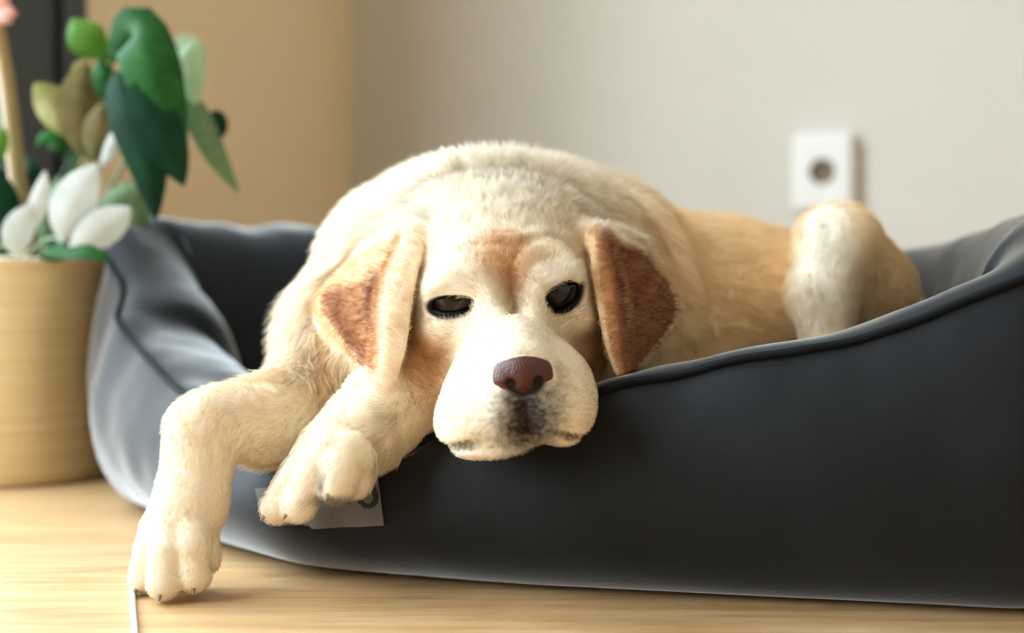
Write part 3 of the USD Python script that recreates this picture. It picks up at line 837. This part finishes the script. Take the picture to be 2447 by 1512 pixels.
# puffiness and creases across the seam
q = bv.reshape(-1, 3)
wr = meshkit.fbm(np.c_[q * 9], 3, 5).reshape(NB, MB_) - 0.5
a2 = np.broadcast_to(arc[:, None] * 30, (NB, MB_))
cre = meshkit.noise(np.stack([a2, np.broadcast_to(np.arange(MB_)[None] * 0.10, (NB, MB_)), np.zeros((NB, MB_))], -1), 3) - 0.5
idx = np.arange(MB_)
seam_j = int(np.argmin(np.abs(pf[:, 0]) + np.abs(pf[:, 1] - 1) * 0.1))
near = np.exp(-((idx - seam_j) / 5.0) ** 2)
env = np.clip(bv[:, :, 2] / 0.05, 0, 1)
backness = np.clip((seam[:, 1] - 1.2) / 0.15, 0, 1)[:, None]
disp = (wr * 0.016 + cre * near[None] * np.where(idx < seam_j, 0.35, 1.0)[None] * (0.004 + 0.008 * backness + 0.008 * crest[:, None])) * env
nd = np.gradient(pf, axis=0); nd = np.c_[nd[:, 1] * 0.13, -nd[:, 0]]; nd /= np.linalg.norm(nd, axis=1, keepdims=True) + 1e-9
bv[:, :, :2] += (disp * nd[None, :, 0])[..., None] * outw[:, None, :]
bv[:, :, 2] += disp * nd[None, :, 1]
bv[:, :, 2] = np.maximum(bv[:, :, 2], 0.001)
from scipy.ndimage import map_coordinates
def pressed(v):
    """Cloth pushed out of the dog's body where it lies on it."""
    v = np.array(v)
    for _ in range(5):
        def field(q_):
            c_ = np.stack([np.interp(q_[:, k], G.ax[k], np.arange(len(G.ax[k])), left=0, right=0) for k in range(3)])
            return map_coordinates(G.v, c_, order=1)
        d_ = field(v) - 0.003
        i_ = np.nonzero(d_ < 0)[0]
        if not len(i_):
            break
        e_ = 0.004
        g_ = np.stack([field(v[i_] + e_ * np.eye(3)[k]) - field(v[i_] - e_ * np.eye(3)[k]) for k in range(3)], 1)
        g_ /= np.linalg.norm(g_, axis=1, keepdims=True) + 1e-9
        v[i_] -= g_ * (d_[i_] * 0.8)[:, None]
    v[:, 2] = np.maximum(v[:, 2], 0.001)
    return v
bv = pressed(bv.reshape(-1, 3)).reshape(NB, MB_, 3)
BLOC = np.array([0.05, 1.3, 0.0])
bed = thing('dog_bed', 'dark charcoal padded fabric dog bed with piped rim, the dog lying in it', 'dog bed', BLOC)
bf = grid_faces(NB, MB_, True, False)
if np.sum(outw[0] * tang[0][::-1] * [1, -1]) > 0:
    bf = bf[:, ::-1]
def outward(v, f, c):
    """Faces turned so that the mesh's signed volume is positive."""
    m = trimesh.Trimesh(v, np.vstack([f[:, [0, 1, 2]], f[:, [0, 2, 3]]]) if f.shape[1] == 4 else f, process=False)
    if m.volume < 0:
        m.invert()
    return m
obj('bolster', off(outward(bv.reshape(-1, 3), bf, None), BLOC), M_bed, bed, smooth=True)
pv = bv[:, seam_j] + np.c_[outw * 0.0015, np.full(NB, 0.001)]
obj('piping', off(tube(pv, 0.0030, 8, True), BLOC), M_pipe, bed, smooth=True)
# cushion inside
cen = np.array([seam[:, 0].mean(), seam[:, 1].mean()])
edge = seam[:, :2] - outw * 0.085
rings = np.linspace(1, 0.02, 16)
cv = []
for r_ in rings:
    xy = cen + (edge - cen) * r_
    cv.append(np.c_[xy, 0.05 + 0.03 * (1 - r_ ** 6) + 0 * xy[:, 0]])
cv = np.array(cv)
cv[..., 2] += 0.012 * (meshkit.fbm(cv * 8, 3, 9) - 0.5)
bot = cv[0].copy(); bot[:, 2] = 0.004
cv = pressed(cv.reshape(-1, 3)).reshape(cv.shape)
cv = np.vstack([bot[None], cv])
obj('cushion', off(outward(cv.reshape(-1, 3), grid_faces(len(cv), NB, False, True)[:, ::-1], None), BLOC), M_bed, bed, smooth=True)
# ------------------------------------------------------------ label sewn on the front of the bed
from scipy.interpolate import griddata
ov = bv[:, 1:seam_j]
front = ov[(seam[:, 1] < 1.32) & (outw[:, 1] < 0.25)].reshape(-1, 3)
fpx = np.c_[CX + front[:, 0] / front[:, 1] * FPX, HY + (EYE - front[:, 2]) / front[:, 1] * FPX]
LC = np.array([(618, 1166), (906, 1140), (920, 1254), (640, 1266)], float)
def on_bed(u, v, lift):
    """A point of the label (u to the right, v down, 0..1), on the bolster's cloth, lifted off it."""
    q_ = (LC[0] * (1 - u)[:, None] + LC[1] * u[:, None]) * (1 - v)[:, None] + (LC[3] * (1 - u)[:, None] + LC[2] * u[:, None]) * v[:, None]
    p_ = griddata(fpx, front, q_, 'linear')
    i_ = cKDTree(seam[:, :2]).query(p_[:, :2])[1]
    return p_ + np.c_[outw[i_], np.zeros(len(p_))] * np.asarray(lift).reshape(-1, 1)
gu, gv = np.meshgrid(np.linspace(0, 1, 25), np.linspace(0, 1, 11), indexing='ij')
rip = 0.0012 * np.sin(gu * 17) * gv
ft, bk = on_bed(gu.ravel(), gv.ravel(), (0.0036 + rip).ravel()), on_bed(gu.ravel(), gv.ravel(), (0.0022 + rip).ravel())
gf = grid_faces(25, 11)
edge_i = np.r_[np.arange(25) * 11, 24 * 11 + np.arange(1, 11), np.arange(23, -1, -1) * 11 + 10, np.arange(9, 0, -1)]
ef = np.stack([edge_i, np.roll(edge_i, -1), np.roll(edge_i, -1) + 275, edge_i + 275], 1)
label = tag(obj('label', off(outward(np.vstack([ft, bk]), np.vstack([gf, gf[:, ::-1] + 275, ef[:, ::-1]]), None), BLOC), M_label, bed, smooth=30), 'grey woven label sewn to the front')
tm = meshkit.text_mesh('o', 0.022, 0.0006, bold=True)
tv = np.array(tm.vertices)
tv[:, :2] -= tv[:, :2].min(0)
lw = on_bed(0.815 + tv[:, 0] / 0.092, 0.62 - tv[:, 1] / 0.036, 0.0036 + tv[:, 2])
obj('lettering', off((lw, np.array(tm.faces)), BLOC), M_ink, label, smooth=30)

# ------------------------------------------------------------ potted plant
PC = np.array([P(38, 600, 1.60)[0], 1.60, 0.0])
plant = thing('potted_plant', 'leafy green plant with pale and olive leaves in a golden beige pot', 'potted plant', PC)
PR, PH = 0.117, 0.2405
zz = np.linspace(0.006, PH - 0.012, 60)
prof_o = [(0.0, 0.0), (PR - 0.014, 0.0), (PR - 0.009, 0.003)] + [(PR - 0.008 + 0.008 * (z / PH) ** 0.6 + 0.0006 * math.sin(z * 520) * math.exp(-((z - 0.11) / 0.05) ** 2), z) for z in zz] + \
         [(PR + 0.0015, PH - 0.008), (PR + 0.0025, PH - 0.003), (PR + 0.001, PH), (PR - 0.004, PH), (PR - 0.006, PH - 0.004), (PR - 0.007, PH - 0.03), (0.0, PH - 0.03)]
M_pot = mat('pot_glaze', {
    'g': ('geometry', {}), 'm': ('mapping', dict(scale=(2, 2, 130))), 'n': ('noise_texture', dict(scale=1.0, detail=3.0)),
    'r': ('rgb_ramp', dict(ramp=[(0.3, lin(206, 178, 128)), (0.55, lin(222, 197, 150)), (0.75, lin(234, 212, 170))])),
    'b': ('bump', dict(strength=0.25, distance=0.001)),
    'p': ('principled_bsdf', dict(roughness=0.38, metallic=0.15))},
    [('g.position', 'm.vector'), ('m.vector', 'n.vector'), ('n.fac', 'r.fac'), ('r.color', 'p.base_color'), ('n.fac', 'b.height'), ('b.normal', 'p.normal')])
pv_, pf_ = lathe(prof_o, 96)
obj('pot', outward(pv_, pf_, None), M_pot, plant, smooth=35)
M_rim = plain('pot_rim', (226, 208, 178), 0.4)
rt = np.arange(96) * 2 * np.pi / 96
obj('pot_rim', tube(np.c_[np.cos(rt) * PR, np.sin(rt) * PR, np.full(96, PH)], 0.0032, 8, True), M_rim, plant, smooth=True)
M_soil = mat('soil', {'g': ('geometry', {}), 'n': ('noise_texture', dict(scale=180.0, detail=4.0)), 'r': ('rgb_ramp', dict(ramp=[(0.3, lin(40, 30, 22)), (0.7, lin(78, 60, 44))])),
                      'b': ('bump', dict(strength=0.8, distance=0.004)), 'p': ('principled_bsdf', dict(roughness=0.95))},
             [('g.position', 'n.vector'), ('n.fac', 'r.fac'), ('r.color', 'p.base_color'), ('n.fac', 'b.height'), ('b.normal', 'p.normal')])
sv, sf = lathe([(0.0, PH - 0.040), (PR - 0.009, PH - 0.040), (PR - 0.009, PH - 0.016), (PR * 0.6, PH - 0.012), (0.0, PH - 0.010)], 48)
obj('soil', outward(sv, sf, None), M_soil, plant, smooth=35)


def leaf_mat(name, c1, c2, rough=0.35, trans=0.35, spec=0.5):
    return mat(name, {
        'g': ('geometry', {}), 'n': ('noise_texture', dict(scale=38.0, detail=3.0)),
        'r': ('rgb_ramp', dict(ramp=[(0.35, lin(*c1)), (0.65, lin(*c2))])),
        'p': ('principled_bsdf', dict(roughness=rough, specular_ior_level=spec)), 't': ('translucent_bsdf', {}), 'x': ('mix_closure', dict(fac=trans))},
        [('g.position', 'n.vector'), ('n.fac', 'r.fac'), ('r.color', 'p.base_color'), ('r.color', 't.color'), ('p.BSDF', 'x.closure1'), ('t.BSDF', 'x.closure2')], 'x.closure')
LM = dict(dark=leaf_mat('leaf_dark_green', (12, 44, 28), (20, 60, 34), 0.5, 0.06, 0.1), green=leaf_mat('leaf_green', (26, 76, 30), (44, 104, 40), 0.45, 0.22, 0.2), bright=leaf_mat('leaf_bright_green', (92, 146, 54), (116, 168, 72), 0.4, 0.35),
          olive=leaf_mat('leaf_olive', (150, 146, 84), (178, 172, 108), 0.4, 0.4), brown=leaf_mat('leaf_khaki', (120, 114, 72), (146, 136, 90), 0.45, 0.3),
          pale=leaf_mat('leaf_pale', (216, 224, 222), (232, 238, 238), 0.3, 0.25), mint=leaf_mat('leaf_mint', (176, 206, 160), (206, 226, 192), 0.35, 0.3), sage=leaf_mat('leaf_sage', (96, 128, 84), (128, 156, 108), 0.4, 0.3))


def leaf(name, spine, wpx, m, roll=0.0, cup=0.25, peak=0.45, label=None):
    """A leaf of real thickness along a spine of (px, py, distance); wpx its width as seen from the front."""
    s_ = spline([P(*q_) for q_ in spine], 22)
    t_ = np.gradient(s_, axis=0); t_ /= np.linalg.norm(t_, axis=1, keepdims=True)
    view = s_ - [0, 0, EYE]; view /= np.linalg.norm(view, axis=1, keepdims=True)
    side = np.cross(t_, view); side /= np.linalg.norm(side, axis=1, keepdims=True)
    nn = np.cross(side, t_)
    c_, sn = math.cos(roll), math.sin(roll)
    side, nn = side * c_ + nn * sn, nn * c_ - side * sn
    x = np.linspace(0, 1, 22)
    a_ = np.log(0.5) / np.log(peak)
    w = np.sin(np.pi * np.clip(x ** a_, 0, 1)) ** 0.75 * pr(wpx, spine[0][2]) / 2
    w = np.maximum(w, 0.0006)
    k = np.linspace(-1, 1, 9)
    mid = s_[:, None] + side[:, None] * (w[:, None] * k)[..., None] + nn[:, None] * (cup * w[:, None] * (np.abs(k) ** 1.5 - 0.08 * (k == 0)))[..., None]
    up_, dn_ = mid + nn[:, None] * 0.0004, mid - nn[:, None] * 0.0004
    n_, m_ = 22, 9
    gf_ = grid_faces(n_, m_)
    e_ = np.r_[np.arange(n_) * m_, (n_ - 1) * m_ + np.arange(1, m_), np.arange(n_ - 2, -1, -1) * m_ + m_ - 1, np.arange(m_ - 2, 0, -1)]
    f_ = np.vstack([gf_, gf_[:, ::-1] + n_ * m_, np.stack([e_, np.roll(e_, -1), np.roll(e_, -1) + n_ * m_, e_ + n_ * m_], 1)[:, ::-1]])
    o = obj(name, off(outward(np.vstack([up_.reshape(-1, 3), dn_.reshape(-1, 3)]), f_, None), PC), LM[m], plant, smooth=50)
    if label:
        tag(o, label)
    # its stalk, from the soil to the leaf's foot
    foot = s_[0]
    return foot


def stalk(foot, root, r=0.0022, m='sage', bow=0.02):
    root = np.array([PC[0] + root[0], PC[1] + root[1], PH - 0.014])
    mid_ = (foot + root) / 2 + np.array([bow, 0, 0.02])
    obj('stem', off(tube(spline([root, mid_, foot], 14), np.linspace(r * 1.2, r * 0.8, 14), 8), PC), LM[m], plant, smooth=True)


D = 1.50
big = leaf('leaf', [(268, 150, 1.50), (318, 70, 1.48), (352, 120, 1.46), (392, 260, 1.45), (438, 446, 1.455)], 140, 'green', 0.15, 0.35, 0.42, 'large green leaf arching to the right')
leaf('leaf', [(275, 170, 1.47), (300, 240, 1.455), (345, 370, 1.45), (372, 528, 1.46)], 120, 'dark', -0.2, 0.3, 0.4, 'long dark green leaf hanging down')
leaf('leaf', [(320, 190, 1.452), (360, 270, 1.444), (405, 360, 1.442), (440, 444, 1.446)], 120, 'dark', 0.1, 0.25, 0.42, 'dark green leaf overlapping the large one')
b2 = leaf('leaf', [(268, 150, 1.52), (235, 120, 1.51), (200, 88, 1.50), (172, 44, 1.50)], 92, 'bright', 0.2, 0.25, 0.6, 'small bright green rounded leaf at the top')
leaf('leaf', [(238, 140, 1.5), (246, 180, 1.49), (258, 250, 1.49)], 58, 'green', 0, 0.3, 0.5)
o1 = leaf('leaf', [(205, 352, 1.52), (160, 300, 1.50), (115, 240, 1.50), (82, 198, 1.50)], 88, 'olive', 0.2, 0.3, 0.62, 'yellowish olive leaf pointing left')
o2 = leaf('leaf', [(205, 378, 1.51), (196, 300, 1.49), (194, 220, 1.49), (208, 148, 1.50)], 110, 'brown', -0.2, 0.3, 0.5)
leaf('leaf', [(222, 390, 1.50), (232, 320, 1.485), (240, 280, 1.48), (246, 244, 1.48)], 74, 'brown', 0.1, 0.3, 0.5)
leaf('leaf', [(205, 230, 1.51), (200, 190, 1.505), (196, 165, 1.50), (208, 140, 1.50)], 56, 'olive', 0.1, 0.2, 0.5)
leaf('leaf', [(262, 262, 1.48), (290, 280, 1.47), (312, 315, 1.47), (322, 360, 1.47)], 52, 'olive', 0.2, 0.3, 0.5)
w0 = leaf('leaf', [(242, 398, 1.47), (262, 362, 1.465), (280, 325, 1.46), (294, 290, 1.46)], 38, 'pale', 0, 0.3, 0.5, 'narrow pale leaf standing upright')
r1 = leaf('leaf', [(412, 160, 1.52), (445, 112, 1.51), (455, 180, 1.50), (470, 250, 1.50)], 78, 'mint', 0, 0.3, 0.5, 'pale mint leaf at the right')
leaf('leaf', [(430, 200, 1.51), (470, 270, 1.50), (515, 365, 1.49), (572, 462, 1.49)], 66, 'sage', 0.3, 0.3, 0.4, 'long grey green leaf drooping at the far right')
leaf('leaf', [(500, 300, 1.53), (515, 280, 1.53), (526, 300, 1.53), (530, 330, 1.53)], 40, 'dark', 0, 0.2, 0.5)
w1 = leaf('leaf', [(150, 580, 1.46), (160, 520, 1.45), (190, 455, 1.45), (232, 392, 1.45)], 104, 'pale', 0.1, 0.2, 0.5, 'oval whitish leaf above the rim of the pot')
w2 = leaf('leaf', [(160, 604, 1.455), (205, 575, 1.45), (262, 535, 1.45), (312, 496, 1.45)], 92, 'pale', -0.2, 0.25, 0.55, 'oval whitish leaf leaning over the rim of the pot')
w3 = leaf('leaf', [(70, 560, 1.46), (84, 510, 1.455), (98, 460, 1.45), (108, 408, 1.45)], 46, 'pale', 0.1, 0.2, 0.5)
w4 = leaf('leaf', [(42, 612, 1.455), (40, 575, 1.45), (52, 530, 1.45), (76, 488, 1.45)], 74, 'pale', -0.1, 0.2, 0.48)
leaf('leaf', [(0, 610, 1.50), (8, 540, 1.49), (0, 470, 1.49), (-20, 390, 1.50)], 90, 'dark', 0, 0.3, 0.5)
leaf('leaf', [(20, 520, 1.55), (50, 470, 1.55), (70, 420, 1.55), (60, 370, 1.56)], 60, 'dark', 0.2, 0.3, 0.5)
leaf('leaf', [(-30, 420, 1.50), (-15, 370, 1.49), (0, 335, 1.49), (10, 305, 1.49)], 50, 'bright', 0, 0.2, 0.5)
leaf('leaf', [(100, 608, 1.47), (150, 596, 1.455), (210, 600, 1.445), (270, 622, 1.445)], 46, 'green', 0.5, 0.25, 0.5)
leaf('leaf', [(120, 600, 1.52), (110, 540, 1.52), (130, 480, 1.52), (140, 420, 1.53)], 60, 'sage', 0.2, 0.3, 0.5)
leaf('leaf', [(230, 600, 1.52), (250, 540, 1.52), (290, 470, 1.52), (345, 440, 1.52)], 70, 'sage', 0.2, 0.3, 0.5)
leaf('leaf', [(280, 600, 1.54), (310, 560, 1.53), (330, 500, 1.53), (300, 430, 1.54)], 70, 'sage', -0.2, 0.3, 0.5)
leaf('leaf', [(90, 610, 1.5), (130, 600, 1.49), (180, 560, 1.49), (200, 500, 1.5)], 60, 'dark', 0.2, 0.3, 0.5)
leaf('leaf', [(90, 350, 1.56), (110, 330, 1.56), (140, 340, 1.56), (150, 380, 1.56)], 46, 'green', 0.2, 0.3, 0.5)
for ft_, rt_, m_ in ((big, (0.02, -0.02), 'green'), (b2, (0.0, 0.0), 'green'), (o1, (0.01, 0.03), 'olive'), (o2, (0.03, 0.0), 'olive'), (w0, (0.03, -0.04), 'sage'), (r1, (0.05, 0.02), 'sage'),
                     (w1, (0.02, -0.07), 'sage'), (w2, (0.05, -0.06), 'sage'), (w3, (-0.01, -0.06), 'sage'), (w4, (-0.03, -0.07), 'sage')):
    stalk(ft_, rt_, 0.0022, m_, 0.012)
# flower spike with its pink bloom
M_spike = plain('flower_stalk', (158, 136, 92), 0.5)
M_pink = leaf_mat('petal_pink', (226, 164, 150), (240, 196, 182), 0.5, 0.3)
sp_ = spline([(PC[0] + 0.03, PC[1] - 0.02, PH - 0.014), P(42, 420, 1.54), P(22, 240, 1.52), P(2, 110, 1.51), P(-16, 20, 1.50)], 24)
tag(obj('flower_stalk', off(tube(sp_, np.linspace(0.0105, 0.0075, 24), 10), PC), M_spike, plant, smooth=True), 'tan flower stalk rising to the pink bloom')
LM['pink'] = M_pink
for k_, (dx_, dy_) in enumerate(((58, 12), (46, 34), (8, 52), (-44, 20), (-20, -44), (34, -34))):
    leaf('petal', [(-16, 20, 1.50), (-16 + dx_ * 0.4, 20 + dy_ * 0.4, 1.49), (-16 + dx_ * 0.8, 20 + dy_ * 0.8, 1.49), (-16 + dx_, 20 + dy_, 1.495)], 34, 'pink', 0.3, 0.3, 0.6)

# ------------------------------------------------------------ thin white cord on the floor
def ground(px, py):
    d_ = FPX * EYE / (py - HY)
    return np.array([(px - CX) / FPX * d_, d_, 0.0023])
cc = spline([ground(318, 1372), ground(316, 1420), ground(322, 1512), ground(326, 1640), ground(290, 1900)], 40)
tag(obj('cord', tube(cc, 0.0022, 10), M_white, None, smooth=True), 'thin white cord lying on the wood floor beside the paw', 'cord')
